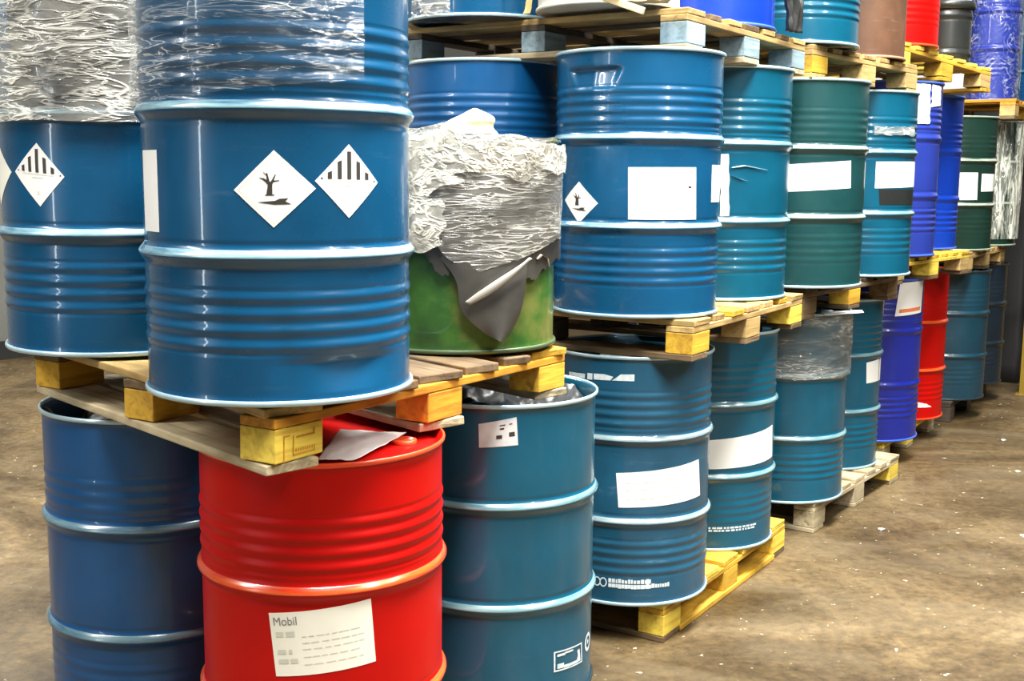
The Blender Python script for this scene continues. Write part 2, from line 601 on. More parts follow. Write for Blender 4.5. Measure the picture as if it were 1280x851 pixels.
def marks(d, c, polys, mat, parent, name='print', off=0.0010, diag=True):
    """polygons in label coordinates 0..1, each subdivided and bent on the shell"""
    bm = bmesh.new()
    for p in polys:
        vv = [bm.verts.new((q[0], q[1], 0)) for q in p]
        try:
            bm.faces.new(vv)
        except ValueError:
            pass
    bmesh.ops.triangulate(bm, faces=bm.faces[:])
    for k in range(1, 20):
        bmesh.ops.bisect_plane(bm, geom=bm.verts[:] + bm.edges[:] + bm.faces[:], plane_co=(k * 0.05, 0, 0), plane_no=(1, 0, 0))
        if diag:
            bmesh.ops.bisect_plane(bm, geom=bm.verts[:] + bm.edges[:] + bm.faces[:], plane_co=(0, k * 0.05, 0), plane_no=(0, 1, 0))
    vs = [onto(d, *bil(c, v.co.x, v.co.y), off) for v in bm.verts]
    bm.verts.index_update()
    fs = [[v.index for v in f.verts] for f in bm.faces]
    bm.free()
    return mkobj(name, vs, fs, mat, parent)


def text_mesh(s, fit, c, d, mat, parent, name='lettering', off=0.0010):
    """fit = (u0, v0, u1, v1) box inside the label"""
    cu = bpy.data.curves.new('t', 'FONT')
    cu.body = s
    ob = bpy.data.objects.new('t', cu)
    COL.objects.link(ob)
    dg = bpy.context.evaluated_depsgraph_get()
    me = bpy.data.meshes.new_from_object(ob.evaluated_get(dg))
    xs = [v.co.x for v in me.vertices]
    ys = [v.co.y for v in me.vertices]
    x0, x1, y0, y1 = min(xs), max(xs), min(ys), max(ys)
    vs = []
    for v in me.vertices:
        u = fit[0] + (v.co.x - x0) / (x1 - x0) * (fit[2] - fit[0])
        w_ = fit[1] + (v.co.y - y0) / (y1 - y0) * (fit[3] - fit[1])
        vs.append(onto(d, *bil(c, u, w_), off))
    fs = [list(p.vertices) for p in me.polygons]
    bpy.data.objects.remove(ob)
    bpy.data.curves.remove(cu)
    bpy.data.meshes.remove(me)
    return mkobj(name, vs, fs, mat, parent)


def rect(u0, v0, u1, v1):
    return [(u0, v0), (u1, v0), (u1, v1), (u0, v1)]


def diamond(c_bottom, c_right, c_top, c_left):
    return [c_bottom, c_right, c_top, c_left]


# in diamond labels: u runs bottom->right, v runs bottom->left; P maps upright (x,y in -1..1) to u,v
def P(x, y):
    return ((1 + x + y) / 2, (1 - x + y) / 2)


def dia_stripes(d, c, label):
    s = sticker(d, c, M['paper'], 'hazard_label', label=label)
    pol = []
    for k, xc in enumerate((-0.58, -0.29, 0.0, 0.29, 0.58)):
        top = 0.86 - abs(xc)
        wd = 0.062
        pol.append([P(xc - wd, 0.06), P(xc + wd, 0.06), P(xc + wd, top - (0.05 if xc >= 0 else 0)), P(xc - wd, top - (0.05 if xc <= 0 else 0))])
    pol.append([P(-0.83, 0.05), P(-0.78, 0.05), P(-0.78, 0.10), P(-0.83, 0.10)])
    pol.append([P(0.83, 0.0), P(0.88, 0.0), P(0.88, 0.05), P(0.83, 0.05)])
    marks(d, c, pol, M['ink'], s, 'stripe_print')
    pol = [[P(-0.6, -0.005), P(0.6, -0.005), P(0.6, 0.012), P(-0.6, 0.012)], [P(-0.2, -0.11), P(0.22, -0.11), P(0.22, -0.085), P(-0.2, -0.085)],
           [P(-0.035, -0.64), P(0.025, -0.64), P(0.025, -0.52), P(-0.035, -0.52)]]
    marks(d, c, pol, M['faint_ink'], s, 'fine_print')


def dia_tree(d, c, label, small=False):
    s = sticker(d, c, M['paper'], 'hazard_label', label=label)
    T = []

    def limb(x0, y0, x1, y1, w0, w1):
        dx, dy = x1 - x0, y1 - y0
        l = math.hypot(dx, dy)
        nx, ny = -dy / l, dx / l
        T.append([P(x0 - nx * w0, y0 - ny * w0), P(x1 - nx * w1, y1 - ny * w1), P(x1 + nx * w1, y1 + ny * w1), P(x0 + nx * w0, y0 + ny * w0)])
    k = 1.5 if small else 1.0
    ox = -0.12
    limb(ox, -0.15, ox + 0.02, 0.16, 0.075 * k, 0.05 * k)
    limb(ox + 0.02, 0.14, ox - 0.16, 0.28, 0.045 * k, 0.02)
    limb(ox - 0.02, 0.14, ox - 0.06, 0.42, 0.04 * k, 0.012)
    limb(ox - 0.14, 0.26, ox - 0.24, 0.30, 0.018, 0.008)
    limb(ox - 0.05, 0.34, ox - 0.14, 0.44, 0.014, 0.006)
    limb(ox + 0.03, 0.12, ox + 0.15, 0.38, 0.035 * k, 0.008)
    limb(ox + 0.06, 0.2, ox + 0.24, 0.22, 0.025 * k, 0.008)
    limb(ox - 0.10, -0.15, ox + 0.12, -0.15, 0.014, 0.014)
    T.append([P(-0.42, -0.33), P(0.0, -0.40), P(0.42, -0.40), P(0.26, -0.32), P(0.34, -0.24), P(0.12, -0.25), P(0.02, -0.30)])
    marks(d, c, T, M['ink'], s, 'tree_and_fish_print')
    if not small:
        F = []
        e = 0.90
        w_ = 0.012
        for (a, b) in (((0, e), (e, 0)), ((e, 0), (0, -e)), ((0, -e), (-e, 0)), ((-e, 0), (0, e))):
            F.append([P(*a), P(*b), P(b[0] * (1 - w_), b[1] * (1 - w_)), P(a[0] * (1 - w_), a[1] * (1 - w_))])
        marks(d, c, F, M['faint_ink'], s, 'border_print')


def lines(d, c, rows, mat, parent, name='fine_print', u0=0.06, u1=0.94, seed=1):
    rd = random.Random(seed)
    pol = []
    for (v, h) in rows:
        u = u0
        while u < u1 - 0.03:
            wd = rd.uniform(0.03, 0.10)
            pol.append(rect(u, v, min(u + wd, u1), v + h))
            u += wd + rd.uniform(0.012, 0.03)
    return marks(d, c, pol, mat, parent, name)


# ------------------------------------------------------------------ pallets
def frame(ax, ay_hint=None):
    x = ax.normalized()
    z = Vector((0, 0, 1))
    z = (z - x * z.dot(x)).normalized()
    y = z.cross(x)
    return Matrix((x, y, z)).transposed()


def pallet(label, x, y, z, a_deg, L1, L2, mats, h=0.144, b_deg=None, za=0.0, zb=0.0, group='timber pallets under the drums',
           nd=7, stamp=False, bottoms=True, extra=(), runner=False):
    """A runs along the aisle side, B goes back across the row; the origin is the nearest corner"""
    a = math.radians(a_deg)
    b = math.radians(b_deg if b_deg is not None else a_deg + 90)
    A = Vector((math.cos(a), math.sin(a), za))
    B = Vector((math.cos(b), math.sin(b), zb))
    FA, FB = frame(A), frame(B)
    e = empty('timber_pallet', (x, y, z), label, 'pallet', group)
    tb = 0.022
    hb = h - 3 * tb
    top, side, blk, bot = mats['top'], mats['side'], mats['block'], mats['bottom']

    def put(nm, s, t, zc, sx, sy, sz, F, mt, j=0.0015):
        p = A * s + B * t
        return box(nm, p.x, p.y, p.z + zc, sx, sy, sz, mt, e, 0.003, F, jit=j)
    wb = 0.145
    # bottom boards, running across the row
    if bottoms:
        for s, wd in ((wb / 2 - .01, 0.13), (L1 / 2, 0.145), (L1 - wb / 2 + .01, 0.13)):
            put('bottom_board', s, L2 / 2, tb / 2, L2, wd, tb - .001, FB, bot)
    for s in extra:
        put('bottom_board', s, L2 / 2 + 0.09, tb / 2, L2 - 0.18, 0.11, tb - .001, FB, bot)
    if runner:
        put('bottom_board', L1 / 2, 0.04, tb / 2 + .0005, L1 - .27, 0.09, tb - .001, FA, side)
    # nine blocks
    for i, s in enumerate((wb / 2, L1 / 2, L1 - wb / 2)):
        for j, t in enumerate((0.05, L2 / 2, L2 - 0.05)):
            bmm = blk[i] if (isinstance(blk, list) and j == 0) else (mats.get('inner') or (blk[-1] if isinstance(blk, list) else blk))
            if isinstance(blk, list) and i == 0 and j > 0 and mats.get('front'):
                bmm = mats['front']
            k = put('block', s, t, tb + hb / 2, wb, 0.10, hb - .001, FA, bmm, 0.0008)
            if stamp and i == 0 and j == 0:
                # branded frame and bars burnt into the aisle face of the corner block
                vs, fs = [], []

                def q(x0, z0, x1, z1):
                    n0 = len(vs)
                    for (xx, zz) in ((x0, z0), (x1, z0), (x1, z1), (x0, z1)):
                        vs.append((xx, -0.0512, zz))
                    fs.append((n0, n0 + 1, n0 + 2, n0 + 3))
                q(-0.022, -0.026, -0.019, 0.018)
                q(-0.022, -0.026, 0.045, -0.023)
                q(0.042, -0.026, 0.045, -0.012)
                q(-0.012, 0.010, 0.045, 0.014)
                q(0.040, 0.010, 0.045, 0.024)
                for ii in range(8):
                    q(-0.014 + ii * .007, -0.019, -0.011 + ii * .007, -0.012)
                q(-0.05, -0.035, -0.047, 0.02)
                q(-0.05, 0.017, -0.03, 0.02)
                mkobj('burnt_stamp', vs, fs, M['w_orange'], k)
    # three stringer boards along the aisle direction
    for j, t in enumerate((0.05, L2 / 2, L2 - 0.05)):
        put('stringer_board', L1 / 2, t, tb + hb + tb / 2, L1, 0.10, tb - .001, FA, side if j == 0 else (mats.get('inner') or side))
    # deck boards across
    zz = tb + hb + tb + tb / 2
    for i in range(nd):
        wd = (0.145, 0.10, 0.12, 0.145, 0.12, 0.10, 0.145)[i % 7] * L1 / 1.2
        s = 0.0725 + (L1 - 0.145) * i / (nd - 1)
        mt = top[i % len(top)] if isinstance(top, list) else top
        p = A * s + B * (L2 / 2 + random.uniform(-.004, .004))
        box('deck_board', p.x, p.y, p.z + zz, L2, wd, tb - .001, mt, e, 0.0035, FB, jit=0.002)
    return e


# ================================================================== SETTING
def floor_mat():
    m, nt, b = newmat('worn_concrete')
    L = nt.links
    c = coords(nt)
    n1 = N(nt, 'ShaderNodeTexNoise', Scale=0.9, Detail=8.0, Roughness=0.62, Distortion=1.2)
    L.new(c, n1.inputs['Vector'])
    n2 = N(nt, 'ShaderNodeTexNoise', Scale=22.0, Detail=10.0, Roughness=0.8)
    L.new(c, n2.inputs['Vector'])
    r1 = ramp(nt, n1.outputs[0], [(0.32, (0.040, 0.025, 0.010)), (0.47, (0.085, 0.056, 0.024)), (0.60, (0.14, 0.095, 0.042)), (0.75, (0.29, 0.21, 0.115))])
    r2 = ramp(nt, n2.outputs[0], [(0.36, (0.40, 0.38, 0.35)), (0.64, (1.5, 1.47, 1.4))])
    mx = N(nt, 'ShaderNodeMix', data_type='RGBA', blend_type='MULTIPLY')
    mx.inputs[0].default_value = 0.8
    L.new(r1.outputs[0], mx.inputs[6])
    L.new(r2.outputs[0], mx.inputs[7])
    # pale grit and paint flecks
    n3 = N(nt, 'ShaderNodeTexNoise', Scale=32.0, Detail=3.0, Roughness=0.5)
    L.new(c, n3.inputs['Vector'])
    r3 = ramp(nt, n3.outputs[0], [(0.70, (0, 0, 0)), (0.76, (1, 1, 1))])
    mx2 = N(nt, 'ShaderNodeMix', data_type='RGBA')
    L.new(r3.outputs[0], mx2.inputs[0])
    L.new(mx.outputs[2], mx2.inputs[6])
    mx2.inputs[7].default_value = (0.62, 0.55, 0.42, 1)
    # sweep marks
    n4 = N(nt, 'ShaderNodeTexNoise', Scale=1.0, Detail=5.0, Roughness=0.6, Distortion=0.5)
    mp = coords(nt, (1.6, 3.4, 1))
    L.new(mp, n4.inputs['Vector'])
    r4 = ramp(nt, n4.outputs[0], [(0.45, (0, 0, 0)), (0.75, (1, 1, 1))])
    mx3 = N(nt, 'ShaderNodeMix', data_type='RGBA')
    ml = N(nt, 'ShaderNodeMath', operation='MULTIPLY')
    L.new(r4.outputs[0], ml.inputs[0])
    ml.inputs[1].default_value = 0.35
    L.new(ml.outputs[0], mx3.inputs[0])
    L.new(mx2.outputs[2], mx3.inputs[6])
    mx3.inputs[7].default_value = (0.24, 0.19, 0.12, 1)
    L.new(mx3.outputs[2], b.inputs['Base Color'])
    rr = N(nt, 'ShaderNodeMapRange')
    L.new(n1.outputs[0], rr.inputs[0])
    rr.inputs[1].default_value = 0.3
    rr.inputs[2].default_value = 0.7
    rr.inputs[3].default_value = 0.30
    rr.inputs[4].default_value = 0.65
    L.new(rr.outputs[0], b.inputs['Roughness'])
    bp = N(nt, 'ShaderNodeBump', Strength=0.35, Distance=0.01)
    L.new(n2.outputs[0], bp.inputs['Height'])
    L.new(bp.outputs[0], b.inputs['Normal'])
    return m


def wall(name, p0, p1, h, mat, kind='structure', z0=0.0, th=0.2):
    d = Vector((p1[0] - p0[0], p1[1] - p0[1], 0))
    F = frame(d)
    o = box(name, (p0[0] + p1[0]) / 2, (p0[1] + p1[1]) / 2, z0 + h / 2, d.length, th, h, mat, None, 0, F)
    o['kind'] = kind
    return o


HW = 6.5
W_wall = plain('white_wall_paint', (0.78, 0.79, 0.78), 0.7, 0, 0.04, 2)
G_wall = plain('grey_wall_paint', (0.16, 0.16, 0.145), 0.7, 0, 0.08, 2)
D_wall = plain('dark_skirting_and_shade', (0.014, 0.014, 0.014), 0.7, 0, 0.2, 2)
fl = box('floor', 2.5, 4.0, -0.05, 30, 30, 0.1, floor_mat(), kind='structure')
ce = box('ceiling', 2.5, 4.0, HW + 0.05, 30, 30, 0.1, plain('ceiling_sheet', (0.12, 0.125, 0.13), 0.8), kind='structure')
wall('wall_left', (-9.5, 3.0), (0.5, 17.5), HW, G_wall)
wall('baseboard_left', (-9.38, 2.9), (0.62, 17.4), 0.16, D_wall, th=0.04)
wall('wall_back', (0.2, 17.5), (16.5, 8.5), HW, W_wall)
wall('shade_panel_1', (0.3, 17.3), (16.4, 8.4), 2.7, D_wall, th=0.06)  # dark panel added where the lower end wall is only unlit
wall('wall_right', (16.6, 9.0), (8.5, -7.5), HW, G_wall)
wall('wall_front', (-10.5, -5.0), (9.5, -7.5), HW, G_wall)

# ================================================================== LARGE DRUMS, left stack
G_DR = None


def dent_front(a, z):
    # one pushed-in corner above the bottom rim with a sharp crease
    u_ = (z - 0.022) / 0.062
    f = max(0.0, min(1.0, u_)) if z < 0.084 else max(0.0, 1 - (z - 0.084) / 0.026)
    d = -0.020 * f * gauss(a, 0, -50, 0, 19, 1) 
    d += -0.005 * gauss(a, z, -78, 0.09, 5, 0.07)
    return d


U1 = drum('steel_drum', -0.518, 2.573, 1.1685, M['blue'], M['paleblue_rim'],
          'large blue drum at front left with a tree diamond and a striped diamond label', dr=dent_front, seg=180)
dia_tree(U1, [(-80.7, 1.529), (-63.9, 1.606), (-80.1, 1.680), (-96.0, 1.602)], 'white diamond label with black tree and fish')
dia_stripes(U1, [(-49.7, 1.547), (-34.2, 1.618), (-49.4, 1.694), (-64.3, 1.621)], 'white diamond label with black stripes')
sticker(U1, [(-152, 1.514), (-135.4, 1.514), (-135.4, 1.680), (-152, 1.680)], M['paper'], label='blank white label')

U0 = drum('steel_drum', -1.055, 3.11, 1.181, M['blue'], M['paleblue_rim'],
          'blue drum at the left edge half wrapped in black sheet and clear film', seg=140)
dia_stripes(U0, [(-110.0, 1.550), (-96.0, 1.622), (-110.6, 1.703), (-127.0, 1.634)], 'white diamond label with thin stripes')
c = [(-150, 1.55), (-130.5, 1.632), (-148, 1.705), (-166, 1.632)]
sticker(U0, c, M['cream'], 'hazard_label', label='cream diamond label')


def shell(name, cx, cy, d, th0, th1, zlo, zhi, off, mat, nt_=120, nz=26, wr=0.004, seed=0.0, parent=None, taper=0.0, fx=7, fz=24, ewob=0.0):
    """sheet wound round a drum; zlo/zhi may be functions of the angle (deg)"""
    vs, fs = [], []
    for j in range(nz + 1):
        for i in range(nt_ + 1):
            th = th0 + (th1 - th0) * i / nt_
            if ewob:
                th += ewob * (i / nt_) ** 3 * noise.noise(Vector((j * 0.13, seed, 2.0)))
            a = math.radians(th)
            lo = zlo(th) if callable(zlo) else zlo
            hi = zhi(th) if callable(zhi) else zhi
            z = lo + (hi - lo) * j / nz
            q = Vector((math.cos(a) * fx * .3, math.sin(a) * fx * .3, z * fz * .3 + seed))
            w_ = 1 - 2 * abs(noise.noise(q))
            w2 = noise.noise(q * 2.7 + Vector((5, 5, 5)))
            r = d + off + wr * (0.9 + w_ * .7 + w2 * .6) - taper * max(0, (z - 0.6))
            if r < d + 0.0012:
                r = d + 0.0012
            vs.append((r * math.cos(a), r * math.sin(a), z))
    for j in range(nz):
        for i in range(nt_):
            k = j * (nt_ + 1) + i
            fs.append((k, k + 1, k + nt_ + 2, k + nt_ + 1))
    o = mkobj(name, vs, fs, mat, parent, True)
    return o


def edge(base, amp, f, seed):
    return lambda th: base + amp * noise.noise(Vector((th * f, seed, 0)))


# black sheet round the back drum's shoulder
shell('black_sheet', 0, 0, 0.2985, -122, 60, edge(0.625, 0.05, 0.03, 1), edge(0.90, 0.02, .05, 3), 0, M['black_sheet'], wr=0.004, parent=U0.e)
shell('stretch_film', 0, 0, 0.306, -215, 60, edge(0.575, 0.02, 0.02, 4), 0.93, 0, M['film_milky'], wr=0.006, parent=U0.e, nz=50, nt_=200)


def film_edge(th):
    # lower edge climbs towards the fold at the right
    t = (th + 140) / 90.0
    return 0.60 + 0.05 * max(0, min(1, t)) + 0.006 * noise.noise(Vector((th * .15, 2, 0)))


shell('stretch_film', 0, 0, 0.2975, -215, -44, film_edge, 0.905, 0, M['film_clear'], wr=0.005, parent=U1.e, nz=50, nt_=200, fx=4, fz=30)

# lower drums of the left stack
L1 = drum('steel_drum', -0.453, 2.715, 0.133, M['red'], M['red_rim'],
          'large red drum with a cream label at the front, under the pallet corner', amp=0.005, seg=160)
c = [(-102.6, 0.532), (-57.6, 0.553), (-59.8, 0.702), (-105.6, 0.677)]
s = sticker(L1, c, M['cream'], label='cream label with a grey word')
text_mesh('Mobil', (0.04, 0.80, 0.27, 0.93), c, L1, M['grey_ink'], s)
lines(L1, c, [(0.60, 0.012), (0.50, 0.012), (0.40, 0.012), (0.28, 0.012), (0.16, 0.012)], M['faint_ink'], s, u0=0.30, u1=0.9, seed=3)
lines(L1, c, [(0.62, 0.08), (0.35, 0.07), (0.2, 0.07)], M['faint_ink'], s  , u0=0.05, u1=0.24, seed=5)
L0 = drum('steel_drum', -0.99, 3.141, 0.133, M['deepblue'], M['paleblue_rim'],
          'deep blue open drum at lower left beside the red one', open_top=True, corr=3, amp=0.0018, seg=140)
L2 = drum('steel_drum', -0.038, 3.375, 0.133, M['teal'], M['dark_rim'],
          'smooth blue open drum right of the red one, with a small grey sticker', open_top=True, corr=0, seg=160, toprim=M['paleblue_rim'])
c = [(-99.9, 0.898), (-78.5, 0.906), (-79.5, 0.984), (-100.3, 0.964)]
s = sticker(L2, c, M['silver_label'], label='small grey and white sticker')
marks(L2, c, [rect(0.45, 0.30, 0.60, 0.44), rect(0.78, 0.34, 0.93, 0.50), rect(0.55, 0.64, 0.66, 0.70), rect(0.55, 0.78, 0.70, 0.82), rect(0.80, 0.78, 0.88, 0.82)], M['ink'], s)
c = [(-54.8, 0.232), (-28.5, 0.223), (-29.5, 0.285), (-55.0, 0.293)]
box_c = c
t = 0.045
mk = [rect(0, 0, 1, t * 1.6), rect(0, 1 - t * 1.6, 1, 1), rect(0, 0, t, 1), rect(1 - t, 0, 1, 1),
      rect(0.10, 0.72, 0.34, 0.84), rect(0.34, 0.78, 0.62, 0.87), rect(0.10, 0.12, 0.30, 0.36), rect(0.30, 0.10, 0.78, 0.24),
      [(0.72, 0.12), (0.92, 0.12), (0.90, 0.50), (0.88, 0.74), (0.78, 0.70), (0.80, 0.45)]]
marks(L2, c, mk, M['white_ink'], L2.e, 'stencil_frame', off=0.0008)
c = [(-25.5, 0.236), (-6, 0.236), (-6, 0.300), (-25.5, 0.300)]
ring = []
for k in range(20):
    a0, a1 = 2 * PI * k / 20, 2 * PI * (k + 1) / 20
    ring.append([(0.3 + 0.28 * math.cos(a0), 0.5 + 0.45 * math.sin(a0)), (0.3 + 0.28 * math.cos(a1), 0.5 + 0.45 * math.sin(a1)),
                 (0.3 + 0.17 * math.cos(a1), 0.5 + 0.28 * math.sin(a1)), (0.3 + 0.17 * math.cos(a0), 0.5 + 0.28 * math.sin(a0))])
ring.append([(0.22, 0.4), (0.38, 0.45), (0.34, 0.62), (0.24, 0.6)])
marks(L2, c, ring, M['white_ink'], L2.e, 'stencil_roundel', off=0.0008)


# crumpled liner bags inside the open drums
def crumple_disc(name, r, z, amp, mat, parent, seed, n=44, rise=0.05, sc=7.0):
    vs, fs = [], []
    for j in range(n + 1):
        for i in range(n + 1):
            u, v = 2 * i / n - 1, 2 * j / n - 1
            # square to disc
            x = u * math.sqrt(1 - v * v / 2)
            y = v * math.sqrt(1 - u * u / 2)
            q = Vector((x * sc * .35, y * sc * .35, seed))
            h = (1 - 2.2 * abs(noise.noise(q))) * amp + noise.noise(q * 2.4) * amp * .6 + rise * (x * x + y * y) ** 1.5
            vs.append((x * r, y * r, z + h))
    for j in range(n):
        for i in range(n):
            k = j * (n + 1) + i
            fs.append((k, k + 1, k + n + 2, k + n + 1))
    return mkobj(name, vs, fs, mat, parent, True)


crumple_disc('liner_bag', 0.278, 0.77, 0.045, M['black_sheet'], L0.e, 3.3)
crumple_disc('liner_bag', 0.278, 0.78, 0.040, M['black_sheet'], L2.e, 8.1)

# ------------------------------------------------------------------ short green wrapped drum
GZ = 1.160
GR = 0.275
GD = drum('short_drum', -0.157, 3.332, GZ, M['lime'], M['olive_rim'],
          'short green drum bagged in black sheet and crumpled white film on the yellow pallet', H=0.555, r0=GR, r1=0.0, r2=0.0, corr=0, seg=140, bungs=False)


def flap_edge(th):
    # the sheet hangs lower towards the right and in the middle
    def st(a, w_):
        return 1 / (1 + math.exp(-(th - a) / w_))
    z = 0.275 - 0.062 * st(-101, 1.5) - 0.02 * st(-60, 3) + 0.05 * st(-32, 5)
    z -= 0.13 * math.exp(-((th + 68) / 10.0) ** 2)
    z += 0.016 * noise.noise(Vector((th * .16, 0, 4))) + 0.008 * noise.noise(Vector((th * .6, 3, 4)))
    return z


shell('black_sheet', 0, 0, GR + 0.008, -260, 100, flap_edge, 0.558, 0.001, M['bag_sheet'], wr=0.006, parent=GD.e, nt_=260, nz=40, fx=6, fz=9)
crumple_disc('sheet_top', GR + 0.008, 0.556, 0.004, M['bag_sheet'], GD.e, 1.2, rise=-0.01)


def tongue():
    # folded tongue of the sheet that stands off the shell, pale fold along its left side
    vs, fs = [], []
    n, m_ = 16, 26
    for j in range(m_ + 1):
        for i in range(n + 1):
            u, v = i / n, j / m_
            z = 0.275 - (0.215 + 0.03 * u) * v
            thl = -101 + 24 * v ** 0.7 + 5 * math.sin(v * 7) * v
            thr = -47 - 8 * v - 9 * v ** 5
            th = thl + (thr - thl) * u
            r = GR + 0.012 + (0.014 + 0.022 * math.sin(PI * u) + 0.010 * math.sin(7 * u + 3 * v)) * v ** 0.6
            a = math.radians(th)
            vs.append((r * math.cos(a), r * math.sin(a), z))
    for j in range(m_):
        for i in range(n):
            k = j * (n + 1) + i
            fs.append((k, k + 1, k + n + 2, k + n + 1))
    return mkobj('sheet_flap', vs, fs, M['bag_sheet'], GD.e, True)


tongue()


def fold_strip(name, pts, wd, mat, parent, d):
    """narrow rolled fold following (theta, z) points"""
    vs, fs = [], []
    n = 24
    for i in range(n + 1):
        t = i / n * (len(pts) - 1)
        k = min(int(t), len(pts) - 2)
        f = t - k
        th = pts[k][0] * (1 - f) + pts[k + 1][0] * f
        z = pts[k][1] * (1 - f) + pts[k + 1][1] * f
        w_ = wd * (0.35 + 0.65 * math.sin(PI * min(0.98, 0.1 + i / n)))
        for q in range(8):
            b = 2 * PI * q / 8
            a = math.radians(th)
            r = d + 0.5 * w_ * math.cos(b)
            s = w_ * math.sin(b)
            vs.append((r * math.cos(a) - s * math.sin(a), r * math.sin(a) + s * math.cos(a), z - s * 0.4))
    for i in range(n):
        for q in range(8):
            fs.append((i * 8 + q, i * 8 + (q + 1) % 8, (i + 1) * 8 + (q + 1) % 8, (i + 1) * 8 + q))
    fs.append(tuple(range(7, -1, -1)))
    fs.append(tuple(n * 8 + q for q in range(8)))
    return mkobj(name, vs, fs, mat, parent, True)


fold_strip('sheet_fold', [(-83, 0.142), (-74, 0.172), (-62, 0.215), (-50, 0.258)], 0.014, M['pale_fold'], GD.e, GR + 0.044)
fold_strip('sheet_fold', [(-40, 0.25), (-36, 0.262), (-30, 0.25), (-27, 0.225)], 0.007, M['pale_fold'], GD.e, GR + 0.016)
fold_strip('sheet_fold', [(-44, 0.27), (-41, 0.285), (-37, 0.29)], 0.005, M['pale_fold'], GD.e, GR + 0.016)


def bag_lo(th):
    pts = [(-260, .28), (-125, .275), (-98, .29), (-92, .255), (-78, .222), (-52, .258), (-22, .302), (0, .30), (100, .29)]
    for (a0, z0), (a1, z1) in zip(pts, pts[1:]):
        if a0 <= th <= a1:
            return z0 + (z1 - z0) * (th - a0) / (a1 - a0) + 0.005 * noise.noise(Vector((th * .3, 7, 0)))
    return .28


def bag_hi(th):
    return 0.603 + 0.018 * noise.noise(Vector((th * .05, 1, 9))) - 0.045 * max(0, min(1, (th + 80) / 45.0))


shell('stretch_film', 0, 0, GR + 0.012, -260, 100, bag_lo, bag_hi, 0.002, M['film_loose'], wr=0.007, parent=GD.e, nt_=300, nz=70, fx=8, fz=16)
shell('film_fold', 0, 0, GR + 0.018, -160, -95, edge(0.285, 0.03, .08, 2), edge(0.59, 0.02, .08, 5), 0.002, M['film_bag'], wr=0.012, parent=GD.e, nt_=110, nz=60, fx=13, fz=14, seed=4, ewob=22)
shell('film_fold', 0, 0, GR + 0.014, -130, 0, edge(0.478, 0.055, .045, 2), bag_hi, 0.002, M['film_bag'], wr=0.009, parent=GD.e, nt_=160, nz=50, fx=9, fz=20, seed=7)
crumple_disc('film_top', GR + 0.016, 0.567, 0.010, M['film_milky'], GD.e, 5.7, rise=0.0, n=60, sc=9)


def peak():
    vs, fs = [], []
    n, m_ = 26, 14
    for j in range(m_ + 1):
        for i in range(n):
            a = 2 * PI * i / n
            v = j / m_
            rr = (0.062 * (1 - v ** 2.2) + 0.004) * (1 + 0.35 * noise.noise(Vector((math.cos(a), math.sin(a), v * 2))))
            vs.append((rr * math.cos(a) * 1.15 + 0.012 * v, rr * math.sin(a) * 0.8, 0.585 + 0.068 * v))
    for j in range(m_):
        for i in range(n):
            fs.append((j * n + i, j * n + (i + 1) % n, (j + 1) * n + (i + 1) % n, (j + 1) * n + i))
    fs.append(tuple(m_ * n + i for i in range(n)))
    o = mkobj('film_knot', vs, fs, M['tan_film'], GD.e, True)
    o.location = (0.04, -0.17, 0.0)


M['tan_film'] = plain('cream_film_knot', (0.55, 0.49, 0.34), 0.35, 0, 0.1, 20, 0.5)
peak()

# ================================================================== DRUMS, second stack
def dent_b1(a, z):
    # a broad tray-shaped dent below the top rim
    def box_(v, lo, hi, s):
        return 1 / (1 + math.exp(-(v - lo) / s)) * 1 / (1 + math.exp((v - hi) / s))
    th = (math.degrees(a) + 180) % 360 - 180
    w_ = (z - 0.745) / 0.075
    lo, hi = -141 - 9 * w_, -114 + 5 * w_
    d = -0.018 * max(0, min(1, (z - 0.742) / 0.076)) * box_(th, lo, hi, 0.8) * box_(z, 0.740, 0.818, 0.003)
    d += 0.004 * gauss(a, z, -128, 0.79, 1.6, 0.05)
    return d


B1 = drum('steel_drum', 0.436, 4.112, 1.168, M['blue'], M['paleblue_rim'],
          'blue drum in the middle with a big blank label and a small tree diamond', dr=dent_b1, seg=180)
c = [(-101.5, 1.496), (-52.6, 1.496), (-54.0, 1.668), (-102.3, 1.666)]
s = sticker(B1, c, M['paper'], label='large blank white label')
lines(B1, c, [(0.46, 0.018), (0.28, 0.018)], M['faint_ink'], s, u0=0.30, u1=0.75, seed=4)
marks(B1, c, [rect(0.86, 0.60, 0.91, 0.64)], M['ink'], s, 'speck_print')
dia_tree(B1, [(-138.0, 1.478), (-122.5, 1.547), (-138.8, 1.617), (-154.5, 1.555)], 'small white diamond label with black tree', True)
sticker(B1, [(-35.5, 1.552), (-16, 1.552), (-16, 1.677), (-35.9, 1.677)], M['paper'], label='white label on the right flank')
B2 = drum('steel_drum', 0.811, 4.694, 1.168, M['teal'], M['paleblue_rim'],
          'blue drum with a narrow torn white label, second in the middle row')
sticker(B2, [(-95.5, 1.490), (-88.6, 1.492), (-90.3, 1.724), (-97, 1.722)], M['cream'], label='narrow torn label', wob=1.5)
fold_strip('film_scrap', [(-88, 1.672 - 1.168), (-78, 1.680 - 1.168), (-68, 1.672 - 1.168), (-58, 1.665 - 1.168)], 0.006, M['paleblue_rim'], B2.e, R0 + 0.004)
fold_strip('film_scrap', [(-88, 1.645 - 1.168), (-82, 1.632 - 1.168), (-76, 1.624 - 1.168)], 0.006, M['paleblue_rim'], B2.e, R0 + 0.004)
B0 = drum('steel_drum', -0.115, 4.52, 1.168, M['deepblue'], M['paleblue_rim'],
          'blue drum standing in shade behind the film wrapped green one')
